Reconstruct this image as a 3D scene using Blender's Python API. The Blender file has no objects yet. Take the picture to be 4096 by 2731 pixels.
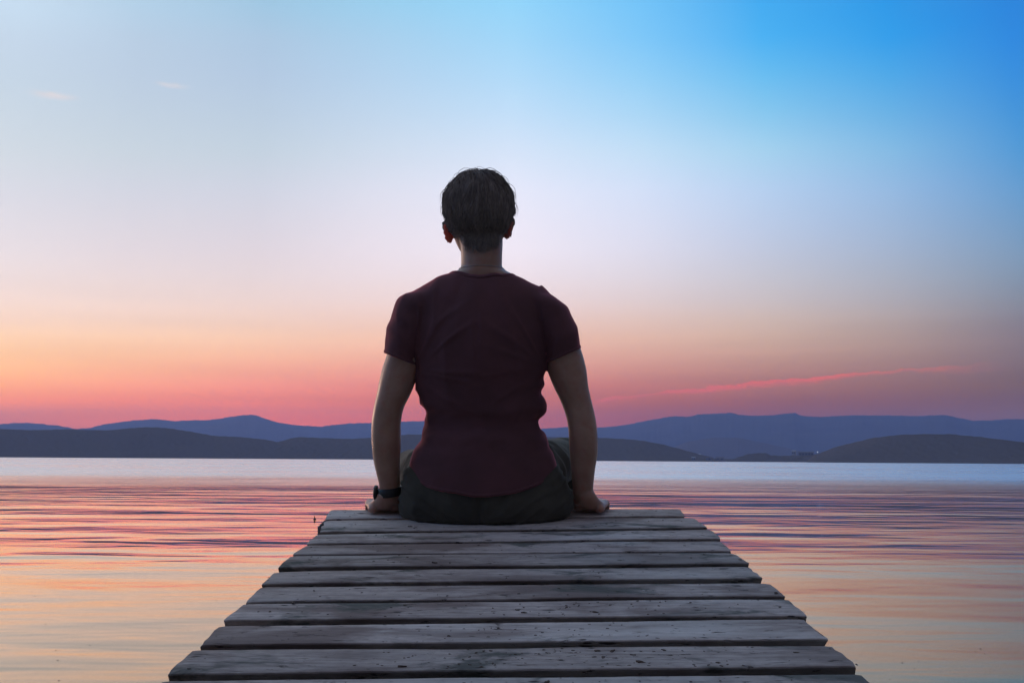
import bpy, bmesh, math, random
import numpy as np
from mathutils import Vector, Matrix, noise
from mathutils.bvhtree import BVHTree

random.seed(7); rng = np.random.default_rng(7)
R = math.radians
SC = bpy.context.scene
COL = SC.collection

# ------------------------------------------------------------------ camera
F = 3600.0                 # focal length in pixels of the 4096 px wide photograph
CX, CY = 2048.0, 1365.5
HC = 1.0                   # eye above the water
H = 0.444                  # eye above the boards
PITCH, ROLL = R(7.46), R(0.364)
fw = Vector((0, math.cos(PITCH), math.sin(PITCH)))
r0 = Vector((1, 0, 0)); u0 = Vector((0, -math.sin(PITCH), math.cos(PITCH)))
rt = r0 * math.cos(ROLL) + u0 * math.sin(ROLL)
up = -r0 * math.sin(ROLL) + u0 * math.cos(ROLL)
EYE = Vector((0, 0, HC))
camd = bpy.data.cameras.new('camera'); cam = bpy.data.objects.new('camera', camd); COL.objects.link(cam)
camd.sensor_width = 36.0; camd.lens = 36.0 * F / 4096.0
camd.clip_start = 0.05; camd.clip_end = 30000
cm = Matrix((rt, up, -fw)).transposed().to_4x4(); cm.translation = EYE
cam.matrix_world = cm
SC.camera = cam
# the jetty is a ramp that rises towards its end: its own frame (x across, y along, z up from the boards)
DOCK = Matrix((rt, fw, up)).transposed().to_4x4(); DOCK.translation = EYE - up * H

def pt(px, py, d):         # photograph pixel at distance d -> jetty frame
    return Vector(((px - CX) / F * d, d, H - (py - CY) / F * d))
def onboard(px, py):       # photograph pixel -> point on the boards
    return pt(px, py, F * H / (py - CY))
def sky_dir(px, py):
    v = (rt * ((px - CX) / F) + up * (-(py - CY) / F) + fw).normalized()
    return math.degrees(math.atan2(v.x, v.y)), math.degrees(math.asin(v.z))
def lin(c):
    return tuple(((v / 255) / 12.92 if v / 255 <= .04045 else ((v / 255 + .055) / 1.055) ** 2.4) for v in c)

# ------------------------------------------------------------------ node helpers
class NT:
    def __init__(s, tree): s.t = tree; s.n = tree.nodes; s.l = tree.links
    def add(s, typ, **kw):
        n = s.n.new(typ)
        for k, v in kw.items(): setattr(n, k, v)
        return n
    def link(s, a, b): s.l.new(a, b)
    def val(s, sock, v):
        if hasattr(v, 'is_output') or isinstance(v, bpy.types.NodeSocket): s.l.new(v, sock)
        else: sock.default_value = v
    def math(s, op, a, b=None, c=None, clamp=False):
        n = s.add('ShaderNodeMath', operation=op, use_clamp=clamp)
        s.val(n.inputs[0], a)
        if b is not None: s.val(n.inputs[1], b)
        if c is not None: s.val(n.inputs[2], c)
        return n.outputs[0]
    def rng(s, v, a, b, c=0.0, d=1.0, smooth=False):
        n = s.add('ShaderNodeMapRange')
        n.interpolation_type = 'SMOOTHSTEP' if smooth else 'LINEAR'
        s.val(n.inputs['Value'], v)
        for nm, x in (('From Min', a), ('From Max', b), ('To Min', c), ('To Max', d)): s.val(n.inputs[nm], x)
        return n.outputs[0]
    def mix(s, f, a, b, mode='MIX'):
        n = s.add('ShaderNodeMix', data_type='RGBA', blend_type=mode)
        s.val(n.inputs[0], f)
        for i, x in ((6, a), (7, b)):
            if isinstance(x, tuple): n.inputs[i].default_value = (*x[:3], 1)
            else: s.l.new(x, n.inputs[i])
        return n.outputs[2]
    def ramp(s, f, stops, interp='LINEAR'):
        n = s.add('ShaderNodeValToRGB'); cr = n.color_ramp; cr.interpolation = interp
        while len(cr.elements) < len(stops): cr.elements.new(0.5)
        for e, (p, c) in zip(cr.elements, stops):
            e.position = p
            e.color = (*c[:3], 1) if isinstance(c, tuple) else (c, c, c, 1)
        s.val(n.inputs[0], f)
        return n.outputs[0]
    def noise(s, vec, scale, detail=4, rough=.55, dist=0.0):
        n = s.add('ShaderNodeTexNoise')
        if vec is not None: s.l.new(vec, n.inputs['Vector'])
        n.inputs['Scale'].default_value = scale; n.inputs['Detail'].default_value = detail
        n.inputs['Roughness'].default_value = rough; n.inputs['Distortion'].default_value = dist
        return n.outputs[0]
    def mapping(s, vec, scale=(1, 1, 1), loc=(0, 0, 0), rot=(0, 0, 0)):
        n = s.add('ShaderNodeMapping'); s.l.new(vec, n.inputs[0])
        s.val(n.inputs['Scale'], scale); s.val(n.inputs['Location'], loc); s.val(n.inputs['Rotation'], rot)
        return n.outputs[0]

# ------------------------------------------------------------------ sky
W = bpy.data.worlds.new('World'); SC.world = W; W.use_nodes = True
w = NT(W.node_tree); w.n.clear()
YS = (0, 150, 300, 450, 600, 760, 900, 1000, 1100, 1200, 1280, 1350, 1420, 1480, 1540, 1600, 1680)
SKYC = {
 0:    [(0,(200,222,242)),(115,(198,216,235)),(330,(198,214,230)),(575,(208,218,228)),(800,(220,219,230)),(1000,(232,222,228)),(1150,(240,220,218)),(1270,(246,214,200)),(1380,(253,205,168)),(1470,(255,192,152)),(1540,(254,170,142)),(1590,(244,146,138)),(1640,(214,126,136)),(1700,(188,116,138))],
 1024: [(0,(160,200,228)),(115,(172,200,226)),(345,(182,202,226)),(575,(194,210,224)),(740,(207,212,227)),(980,(222,213,223)),(1150,(232,214,216)),(1260,(239,209,200)),(1350,(244,200,178)),(1430,(246,184,160)),(1500,(241,160,147)),(1570,(232,138,140)),(1640,(222,122,132)),(1700,(208,114,130))],
 2048: [(0,(148,214,252)),(200,(165,216,250)),(400,(188,222,250)),(600,(214,229,250)),(800,(235,235,252)),(1000,(241,233,246)),(1150,(238,222,229)),(1250,(236,207,204)),(1350,(236,190,176)),(1450,(226,162,153)),(1550,(206,124,131)),(1640,(181,106,122)),(1700,(162,104,132))],
 3072: [(0,(68,172,242)),(150,(76,178,244)),(300,(105,190,242)),(450,(135,200,240)),(600,(165,210,240)),(760,(182,208,240)),(950,(190,202,228)),(1100,(196,196,210)),(1200,(200,190,196)),(1300,(204,179,172)),(1380,(198,164,155)),(1450,(188,145,142)),(1520,(166,119,128)),(1600,(143,102,119)),(1700,(124,95,118))],
 4096: [(0,(45,135,222)),(200,(50,140,225)),(400,(65,148,220)),(600,(85,155,215)),(800,(108,158,206)),(1000,(124,154,188)),(1150,(130,145,168)),(1250,(130,131,150)),(1350,(130,121,138)),(1450,(123,110,127)),(1550,(115,99,119)),(1640,(112,98,124)),(1700,(114,102,130))],
}
ZEN = (.50, .49, .54)      # overhead
HAZE_D, HAZE_TOP, HAZE_END = 1.95e-4, 240.0, 4700.0
HAZE_S = (.093, .148, .39)   # light the haze itself sends back, taken off the sky seen through it
AZ0 = -33.0                # azimuth of the place where the sun went down
tc = w.add('ShaderNodeTexCoord'); sep = w.add('ShaderNodeSeparateXYZ'); w.link(tc.outputs['Generated'], sep.inputs[0])
elev = w.math('MULTIPLY', w.math('ARCSINE', sep.outputs[2]), 180 / math.pi)
azim = w.math('MULTIPLY', w.math('ARCTAN2', sep.outputs[0], sep.outputs[1]), 180 / math.pi)
q = w.math('SQRT', w.math('DIVIDE', w.math('MAXIMUM', elev, 0.0), 90.0, clamp=True))
dt0 = w.math('ABSOLUTE', w.math('SUBTRACT', azim, AZ0))
tang = w.math('MINIMUM', dt0, w.math('SUBTRACT', 360.0, dt0))      # angle away from the sunset
cols = []
KX = sorted(SKYC)
TAB = np.array([[[float(np.interp(y, [a for a, _ in SKYC[k]], [lin(c)[j] for _, c in SKYC[k]])) for j in range(3)] for y in YS] for k in KX])
def column(px):            # Catmull-Rom across the five measured columns
    u = px / 1024; i = min(int(u), 3); t_ = u - i
    g = lambda k: TAB[k] if 0 <= k <= 4 else (2 * TAB[0] - TAB[1] if k < 0 else 2 * TAB[4] - TAB[3])
    a, b, c, d = g(i - 1), g(i), g(i + 1), g(i + 2)
    return .5 * (2 * b + (c - a) * t_ + (2 * a - 5 * b + 4 * c - d) * t_ ** 2 + (3 * b - a - 3 * c + d) * t_ ** 3)
for px in range(0, 4097, 512):
    cs = column(px)
    st = []
    for iy, y in enumerate(YS):
        a, e = sky_dir(px, y)
        T = math.exp(-HAZE_D * min((HAZE_TOP - HC) / math.sin(R(max(e, .5))), HAZE_END))
        st.append((math.sqrt(max(e, 0) / 90), tuple(max(.01, (float(cs[iy, k]) - HAZE_S[k] * (1 - T)) / T) for k in range(3))))
    st = sorted(st)
    top = st[-1][1]
    st = [(0.0, st[0][1])] + st
    st += [(math.sqrt(45 / 90), tuple(.55 * a + .45 * b for a, b in zip(top, ZEN))), (1.0, ZEN)]
    cols.append((abs(sky_dir(px, 900)[0] - AZ0), w.ramp(q, st)))
# the side of the sky opposite the sunset: dusk
EAST = [(0, (.040, .034, .045)), (.2, (.041, .036, .047)), (.35, (.044, .042, .056)), (.5, (.055, .058, .078)), (.72, (.13, .14, .18)), (1, ZEN)]
cols.append((105.0, w.ramp(q, EAST)))
cur = cols[0][1]
for (a0, _), (a1, c1) in zip(cols, cols[1:]):
    cur = w.mix(w.rng(tang, a0, a1), cur, c1)
# faint layered bands low in the sky
dirv = tc.outputs['Generated']
bn = w.noise(w.mapping(dirv, (3.6, 3.6, 66)), 1.0, 1, .5)
band = w.math('MULTIPLY', w.rng(bn, .35, .7, -.032, .032), w.rng(elev, 2, 11, 1, 0))
cur = w.mix(1.0, cur, w.mix(w.math('ADD', band, .5), (0.0, 0.0, 0.0), (2, 2, 2)), 'MULTIPLY')
# long thin cloud lit from below, and two wisps
pa = [sky_dir(*p) for p in ((2390, 1596), (2700, 1566), (3000, 1536), (3300, 1504), (3600, 1482), (3750, 1474))]
c2, c1, c0 = np.polyfit([a for a, _ in pa], [e for _, e in pa], 2)
ecl = w.math('ADD', w.math('MULTIPLY', w.math('ADD', w.math('MULTIPLY', azim, float(c2)), float(c1)), azim), float(c0))
n1 = w.noise(w.mapping(dirv, (30, 30, 55)), 1.0, 3, .62)
n2 = w.noise(w.mapping(dirv, (9, 9, 30)), 1.0, 1, .5)
de = w.math('SUBTRACT', w.math('SUBTRACT', elev, ecl), w.rng(n1, .3, .7, -.16, .16))
wid = w.rng(n2, .35, .65, .10, .26)
up_ = w.rng(de, 0.02, w.math('MULTIPLY', wid, .55), 1, 0, smooth=True)
dn_ = w.rng(de, w.math('MULTIPLY', wid, -2.2), 0.0, 0, 1, smooth=True)
msk = w.math('MULTIPLY', up_, w.math('POWER', dn_, 1.6))
msk = w.math('MULTIPLY', msk, w.math('MULTIPLY', w.rng(azim, pa[0][0] - .8, pa[0][0] + .4, 0, 1, True), w.rng(azim, pa[-1][0] - 6, pa[-1][0] + 4, 1, 0, True)))
msk = w.math('MULTIPLY', msk, w.rng(n2, .38, .54, .62, 1.0))
cur = w.mix(msk, cur, lin((255, 116, 78)))
for (px, py, wa, we, st) in ((215, 384, 1.7, .36, .75), (690, 339, 1.3, .26, .8), (3900, 1485, 2.6, .16, .18)):
    a, e = sky_dir(px, py)
    da = w.math('DIVIDE', w.math('SUBTRACT', azim, a), wa)
    dd = w.math('DIVIDE', w.math('SUBTRACT', w.math('SUBTRACT', elev, e), w.math('ADD', w.math('MULTIPLY', da, .06), w.rng(n1, .3, .7, -.12, .12))), we)
    rr = w.math('SQRT', w.math('ADD', w.math('MULTIPLY', da, da), w.math('MULTIPLY', dd, dd)))
    m = w.math('MULTIPLY', w.rng(rr, 0.1, 1.0, 1, 0, True), w.rng(n1, .3, .62, .25, 1))
    cur = w.mix(w.math('MULTIPLY', m, st), cur, lin((238, 228, 228)) if px < 3000 else lin((205, 120, 125)))
bg = w.add('ShaderNodeBackground'); w.link(cur, bg.inputs[0]); bg.inputs[1].default_value = 0.98
nis = w.add('ShaderNodeTexSky'); nis.sky_type = 'NISHITA'; nis.sun_disc = False
nis.sun_elevation = R(3.0); nis.sun_rotation = R(-46); nis.altitude = 300
bg2 = w.add('ShaderNodeBackground'); w.link(nis.outputs[0], bg2.inputs[0]); bg2.inputs[1].default_value = 0.004
adds = w.add('ShaderNodeAddShader'); w.link(bg.outputs[0], adds.inputs[0]); w.link(bg2.outputs[0], adds.inputs[1])
wo = w.add('ShaderNodeOutputWorld'); w.link(adds.outputs[0], wo.inputs[0])

# ------------------------------------------------------------------ sun (just above the far hills, out of frame to the left)
sl = bpy.data.lights.new('sun', 'SUN'); sun = bpy.data.objects.new('sun', sl); COL.objects.link(sun)
sl.energy = 1.0; sl.angle = R(9); sl.color = (1.0, .62, .45)
sd = Vector((math.sin(R(-46)) * math.cos(R(4)), math.cos(R(-46)) * math.cos(R(4)), math.sin(R(4))))
sun.rotation_euler = sd.to_track_quat('Z', 'Y').to_euler(); sun.location = (-20, 20, 12)

SC.view_settings.view_transform = 'Standard'; SC.view_settings.look = 'None'
SC.view_settings.exposure = 0.0; SC.view_settings.gamma = 1.0
W.cycles.sampling_method = 'MANUAL'; W.cycles.sample_map_resolution = 512
SC.cycles.max_bounces = 5; SC.cycles.volume_bounces = 1
SC.cycles.use_denoising = True; SC.cycles.use_adaptive_sampling = True; SC.cycles.adaptive_threshold = .02

# ------------------------------------------------------------------ mesh helpers
def mesh_obj(name, verts, faces, mat=None, parent=None, smooth=True):
    me = bpy.data.meshes.new(name); me.from_pydata([tuple(v) for v in verts], [], faces); me.update()
    return link_mesh(name, me, mat, parent, smooth)
def link_mesh(name, me, mat=None, parent=None, smooth=True):
    if smooth: me.polygons.foreach_set('use_smooth', [True] * len(me.polygons))
    o = bpy.data.objects.new(name, me); COL.objects.link(o)
    if mat: me.materials.clear(); me.materials.append(mat)
    if parent: o.parent = parent
    return o
def tag(o, label=None, cat=None, group=None, kind=None):
    if label: o['label'] = label
    if cat: o['category'] = cat
    if group: o['group'] = group
    if kind: o['kind'] = kind
    return o
def empty(name, matrix):
    o = bpy.data.objects.new(name, None); COL.objects.link(o); o.matrix_world = matrix; o.empty_display_size = .1
    return o

def material(name, build):
    m = bpy.data.materials.new(name); m.use_nodes = True
    t = NT(m.node_tree); t.n.clear()
    out = t.add('ShaderNodeOutputMaterial')
    build(t, out)
    return m
def principled(t, out, **kw):
    p = t.add('ShaderNodeBsdfPrincipled'); t.link(p.outputs[0], out.inputs['Surface'])
    for k, v in kw.items():
        s = p.inputs[k.replace('_', ' ')]
        if isinstance(v, bpy.types.NodeSocket): t.link(v, s)
        else: s.default_value = (*v, 1) if isinstance(v, tuple) and len(v) == 3 and s.type == 'RGBA' else v
    return p
def bump(t, h, strength=.3, dist=.01):
    b = t.add('ShaderNodeBump'); b.inputs['Strength'].default_value = strength; b.inputs['Distance'].default_value = dist
    t.link(h, b.inputs['Height']); return b.outputs[0]

# ------------------------------------------------------------------ water
def m_water(t, out):
    geo = t.add('ShaderNodeNewGeometry'); pos = geo.outputs['Position']
    sp = t.add('ShaderNodeSeparateXYZ'); t.link(pos, sp.inputs[0])
    # distance from the shore side of the lake; the wind line lies across it with a ragged edge
    edge = t.noise(t.mapping(pos, (.012, .05, 0)), 1.0, 3, .6)
    dist = t.math('ADD', sp.outputs[1], t.math('MULTIPLY', t.math('SUBTRACT', edge, .5), 22.0))
    far = t.rng(dist, 24, 58, 0, 1, True)
    w1 = t.noise(t.mapping(pos, (.40, .95, 0), rot=(0, 0, R(3))), 1.0, 2, .40, .3)
    w2 = t.noise(t.mapping(pos, (.9, 3.2, 0), rot=(0, 0, R(-4))), 1.0, 2, .5, .2)
    w3 = t.noise(t.mapping(pos, (.10, .33, 0), loc=(7, 3, 0)), 1.0, 2, .4)
    patch = t.noise(t.mapping(pos, (.05, .12, 0), loc=(3, 9, 0)), 1.0, 2, .5)
    gain = t.math('MULTIPLY', t.rng(sp.outputs[1], 2.0, 14, .42, 1.0), t.rng(patch, .3, .65, .45, 1.25))
    h = t.math('ADD', t.math('MULTIPLY', w1, 1.0), t.math('ADD', t.math('MULTIPLY', w2, .20), t.math('MULTIPLY', w3, 1.6)))
    h = t.math('MULTIPLY', h, gain)
    b = t.add('ShaderNodeBump'); b.inputs['Strength'].default_value = 1.0; b.inputs['Distance'].default_value = .062
    t.link(h, b.inputs['Height'])
    # ruffled water beyond the wind line
    r1 = t.noise(t.mapping(pos, (.5, .8, 0)), 1.0, 5, .65)
    b2 = t.add('ShaderNodeBump'); b2.inputs['Distance'].default_value = .35
    t.link(t.math('MULTIPLY', far, 1.0), b2.inputs['Strength']); t.link(r1, b2.inputs['Height']); t.link(b.outputs[0], b2.inputs['Normal'])
    nrm = b2.outputs[0]
    lw = t.add('ShaderNodeLayerWeight'); lw.inputs[0].default_value = .5; t.link(nrm, lw.inputs['Normal'])
    refl = t.ramp(lw.outputs['Facing'], [(0, .03), (.45, .07), (.62, .20), (.70, .28), (.76, .36), (.84, .70), (.92, .94), (1, .98)])
    g = t.add('ShaderNodeBsdfGlossy'); t.link(nrm, g.inputs['Normal'])
    tint = t.mix(far, t.ramp(lw.outputs['Facing'], [(0, (.5, .45, .3)), (.76, (.97, .92, .72)), (.86, (1, .87, .72)), (.93, (1, .92, .86)), (1, (1, 1, 1))]), (1.0, .965, .96)); t.link(tint, g.inputs['Color'])
    refl = t.math('MAXIMUM', refl, t.math('MULTIPLY', far, .86))
    ruf = t.noise(t.mapping(pos, (.035, .05, 0)), 1.0, 4, .65)
    t.link(t.math('ADD', .045, t.math('MULTIPLY', far, t.rng(ruf, .3, .7, .10, .34))), g.inputs['Roughness'])
    d = t.add('ShaderNodeBsdfDiffuse'); d.inputs['Color'].default_value = (.05, .055, .045, 1)
    mx = t.add('ShaderNodeMixShader'); t.link(refl, mx.inputs[0]); t.link(d.outputs[0], mx.inputs[1]); t.link(g.outputs[0], mx.inputs[2])
    t.link(mx.outputs[0], out.inputs['Surface'])
M_WATER = material('lake_water', m_water)
S = 4600
tag(mesh_obj('lake_water', [(-S, -600, 0), (S, -600, 0), (S, 4650, 0), (-S, 4650, 0)], [(0, 1, 2, 3)], M_WATER, smooth=False), kind='structure')

# ------------------------------------------------------------------ hills
def m_forest(name, c1, c2, sc):
    def f(t, out):
        geo = t.add('ShaderNodeNewGeometry')
        n = t.noise(geo.outputs['Position'], sc, 5, .6)
        principled(t, out, Base_Color=t.mix(t.rng(n, .3, .7), c1, c2), Roughness=1.0, Specular_IOR_Level=0.0)
    return material(name, f)
M_HILL = m_forest('forest_hill', (.125, .106, .086), (.14, .118, .094), .03)
M_FAR = m_forest('forest_mountain', (.075, .078, .072), (.11, .11, .095), .012)

def profile(pts):
    v = [sky_dir(x, y) for x, y in pts]
    v.sort(); return [a for a, _ in v], [math.tan(R(e)) for _, e in v]
def fbm(x, y, s, o=4):
    return noise.fractal(Vector((x * s, y * s, 1.7)), 1.0, 2.0, o)
def hill(name, pts, D, depth, mat, n, rough, trees=0.0, seed=0, label=None):
    A, T = profile(pts)
    az = np.linspace(A[0], A[-1], n)
    verts, faces = [], []
    rows = 14 if D > 4000 else 40
    fr = list(np.linspace(0, 1, rows)) + [1.03, 1.08, 1.15, 1.22]
    ridge = []
    for i, a in enumerate(az):
        tt = float(np.interp(a, A, T))
        Hh = max(tt * D + HC, 0.0)
        ridge.append(Hh)
    for i, a in enumerate(az):
        sa, ca = math.sin(R(a)), math.cos(R(a))
        for j, s in enumerate(fr):
            rad = D - depth * (1 - s)
            x, y = rad * sa, rad * ca
            k = s * s * (3 - 2 * s) if s <= 1 else max(0.0, 1 - ((s - 1) / .22) ** 1.4)
            k = k * .8 + .2 * s if s <= 1 else k
            z = ridge[i] * k
            nz = fbm(x + seed * 311, y, 1 / (depth * .30), 5)
            z += nz * rough * ridge[i] * (k if s < 1 else 1) * (0.35 if abs(s - 1) < .05 else 1.0) * (0 if s == 0 else 1)
            if s > 0: z += trees * abs(noise.noise(Vector((x / (9 if D < 4000 else 22), y / (9 if D < 4000 else 22), seed)))) * min(1, s * 6)
            if s == 0: z = -1.5
            if s > 0 and s < .05: z = max(z, .5)
            if j == len(fr) - 1: z = -2
            verts.append((x, y, z))
    m = len(fr)
    for i in range(n - 1):
        for j in range(m - 1):
            a = i * m + j; faces.append((a, a + 1, a + m + 1, a + m))
    o = mesh_obj(name, verts, faces, mat)
    tag(o, label, None, None, 'structure')
    return o
FARP = [(-3600, 1700), (-2400, 1680), (-1500, 1712), (-700, 1690), (0,1697),(60,1692),(130,1692),(190,1700),(230,1702),(300,1716),(360,1712),(420,1697),(500,1686),(620,1676),(700,1684),(760,1681),(840,1679),(900,1672),(960,1662),(1000,1660),(1025,1662),(1060,1675),(1120,1692),(1180,1700),(1240,1704),(1285,1707),(1340,1700),(1400,1694),(1500,1692),(1560,1690),(1700,1685),(1900,1692),(2165,1716),(2270,1708),(2390,1711),(2440,1708),(2520,1697),(2600,1681),(2660,1670),(2700,1665),(2750,1668),(2790,1659),(2850,1656),(2925,1652),(2960,1660),(3020,1665),(3090,1662),(3140,1655),(3175,1652),(3210,1664),(3290,1668),(3360,1663),(3430,1660),(3520,1661),(3650,1665),(3780,1660),(3830,1672),(3890,1683),(3960,1684),(4030,1677),(4096,1679),(4800,1690),(5600,1670),(6800,1720),(8200, 1740)]
hill('mountain_ridge', FARP, 4300, 1500, M_FAR, 1400, .02, 5.0, 1)
LEFTP = [(-3800, 1780), (-2500, 1730), (-1200, 1740), (-500, 1722), (0,1716),(100,1720),(300,1718),(420,1722),(520,1713),(600,1709),(680,1714),(780,1730),(860,1745),(960,1748),(1050,1757),(1110,1768),(1135,1763),(1160,1753),(1210,1749),(1300,1752),(1400,1756),(1500,1750),(1640,1737),(1900,1742),(2200,1748),(2390,1751),(2500,1757),(2570,1763),(2660,1780),(2740,1802),(2800,1818),(2860, 1833), (2880, 1842)]
hill('wooded_hill', LEFTP, 1150, 190, M_HILL, 1600, .010, 1.3, 2)
hill('wooded_hill', [(2600, 1842), (2680,1795),(2750,1766),(2850,1750),(2950,1750),(3050,1770),(3150,1792),(3260, 1815), (3350, 1838)], 2700, 500, M_HILL, 260, .010, 1.3, 3)
hill('wooded_hill', [(3230, 1842), (3262,1820),(3330,1792),(3400,1774),(3500,1751),(3600,1739),(3700,1736),(3800,1738),(3900,1746),(4000,1757),(4096,1770),(4400, 1795), (4900, 1790), (5600, 1770), (7000, 1800), (8200, 1820)], 1050, 165, M_HILL, 1000, .010, 1.3, 4)
hill('shore_bank', [(2600, 1843), (2750, 1840), (2930, 1836), (2965,1826),(2990,1816),(3030,1812),(3062,1812),(3080,1820),(3110,1824),(3180,1821),(3250,1822),(3290,1812),(3330,1806),(3400, 1843)], 1100, 44, M_HILL, 260, .010, 1.3, 5)

# ------------------------------------------------------------------ houses on the far shore
def flat(name, c, rough=.8, **kw):
    return material(name, lambda t, out: principled(t, out, Base_Color=t.mix(t.rng(t.noise(t.add('ShaderNodeTexCoord').outputs['Object'], 1.3, 4), .3, .7), tuple(v * .85 for v in c), tuple(v * 1.1 for v in c)), Roughness=rough, **kw))
M_WALL = flat('house_render', (.30, .29, .30)); M_ROOF = flat('house_roof', (.16, .14, .15)); M_ROOFP = flat('house_roof_metal', (.34, .36, .42), .6)
M_PANE = flat('house_glass', (.05, .06, .08), .15)
def box(x0, x1, y0, y1, z0, z1):
    v = [(x, y, z) for z in (z0, z1) for y in (y0, y1) for x in (x0, x1)]
    return v, [(0, 2, 3, 1), (4, 5, 7, 6), (0, 1, 5, 4), (2, 6, 7, 3), (0, 4, 6, 2), (1, 3, 7, 5)]
def house(px, py, D, wd, dp, ht, rf, roofmat, label):
    D, wd, dp, ht, rf = [v_ * .69 for v_ in (D, wd, dp, ht, rf)]
    a, e = sky_dir(px, py)
    base = max(D * math.tan(R(e)) + HC, .3)
    loc = Matrix.Translation((D * math.sin(R(a)), D * math.cos(R(a)), base)) @ Matrix.Rotation(-R(a) + random.uniform(-.25, .25), 4, 'Z')
    o = tag(empty('house', loc), label, 'house', 'houses along the far shore')
    v, f = box(-wd/2, wd/2, -dp/2, dp/2, -6, ht); mesh_obj('wall', v, f, M_WALL, o, False)
    e2 = .4
    v = [(-wd/2-e2, -dp/2-e2, ht+.01), (wd/2+e2, -dp/2-e2, ht+.01), (wd/2+e2, dp/2+e2, ht+.01), (-wd/2-e2, dp/2+e2, ht+.01), (-wd/2-e2, 0, ht+rf), (wd/2+e2, 0, ht+rf)]
    mesh_obj('roof', v, [(0, 1, 5, 4), (2, 3, 4, 5), (0, 4, 3), (1, 2, 5), (0, 3, 2, 1)], roofmat, o, False)
    k = max(2, int(wd / 3.2))
    for i in range(k):
        x = -wd/2 + (i + .5) * wd / k
        v, f = box(x-.5, x+.5, -dp/2-.06, -dp/2+.02, ht*.42, ht*.42+1.2); mesh_obj('window', v, f, M_PANE, o, False)
for args in (
    (2504, 1816, 1545, 7, 7, 3.4, 3.2, M_ROOFP, 'small house with a pale pointed roof up the slope beside the right arm'),
    (2534, 1836, 1500, 30, 10, 4.5, 2.0, M_ROOFP, 'long low pale building on the far shore right of the man'),
    (2460, 1834, 1500, 9, 7, 3.0, 2.2, M_ROOF, 'low house on the far shore, leftmost of those right of the man'),
    (2612, 1836, 1480, 10, 8, 3.2, 2.4, M_ROOF, 'dark roofed house just right of the long low shore building'),
    (2774, 1840, 1440, 5, 5, 3.6, 1.6, M_ROOFP, 'bright little house where the left wooded hill ends at the water'),
    (2790, 1826, 1760, 12, 8, 3.5, 2.4, M_ROOFP, 'pale roofed house on the rise behind the bright little house'),
    (2834, 1840, 1440, 7, 6, 3.0, 2.0, M_ROOF, 'dark roofed house at the water, second right of the hill end'),
    (2880, 1841, 1440, 12, 7, 3.2, 2.2, M_ROOF, 'wide dark roofed house at the water left of the tree clump'),
    (3176, 1820, 1640, 6, 6, 7.0, 1.5, M_ROOFP, 'tall narrow pale house behind the low shore bank'),
    (3225, 1824, 1600, 24, 9, 6.0, 2.0, M_ROOF, 'broad dark roofed house behind the low shore bank near the lamp')):
    house(*args)
# one lit lamp
a, e = sky_dir(3270, 1809); D = 985.0
lz = D * math.tan(R(e)) + HC
lamp = tag(empty('street_lamp', Matrix.Translation((D * math.sin(R(a)), D * math.cos(R(a)), 1.0))), 'single lit white lamp on the far shore at the foot of the right hill', 'street lamp')
v, f = box(-.12, .12, -.12, .12, -2, lz - 1.0); mesh_obj('pole', v, f, M_ROOF, lamp, False)
def m_em(t, out):
    em = t.add('ShaderNodeEmission'); em.inputs[0].default_value = (.85, .93, 1, 1); em.inputs[1].default_value = 1.6; t.link(em.outputs[0], out.inputs[0])
bm = bmesh.new(); bmesh.ops.create_icosphere(bm, subdivisions=2, radius=.42); me = bpy.data.meshes.new('lamp_globe'); bm.to_mesh(me); bm.free()
g = link_mesh('lamp_globe', me, material('lamp_light', m_em), lamp); g.location = (0, 0, lz - 1.0 + .5)

# ------------------------------------------------------------------ air
def m_haze(t, out):
    v = t.add('ShaderNodeVolumePrincipled'); v.inputs['Color'].default_value = (.36, .50, 1.0, 1)
    v.inputs['Density'].default_value = HAZE_D; v.inputs['Anisotropy'].default_value = 0.3
    t.link(v.outputs[0], out.inputs['Volume'])
v, f = box(-4700, 4700, -650, HAZE_END, -4.0, HAZE_TOP)
hz = mesh_obj('haze', v, f, material('haze_air', m_haze), smooth=False); tag(hz, 'thin blue evening haze over the lake', None, None, 'stuff')

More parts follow.
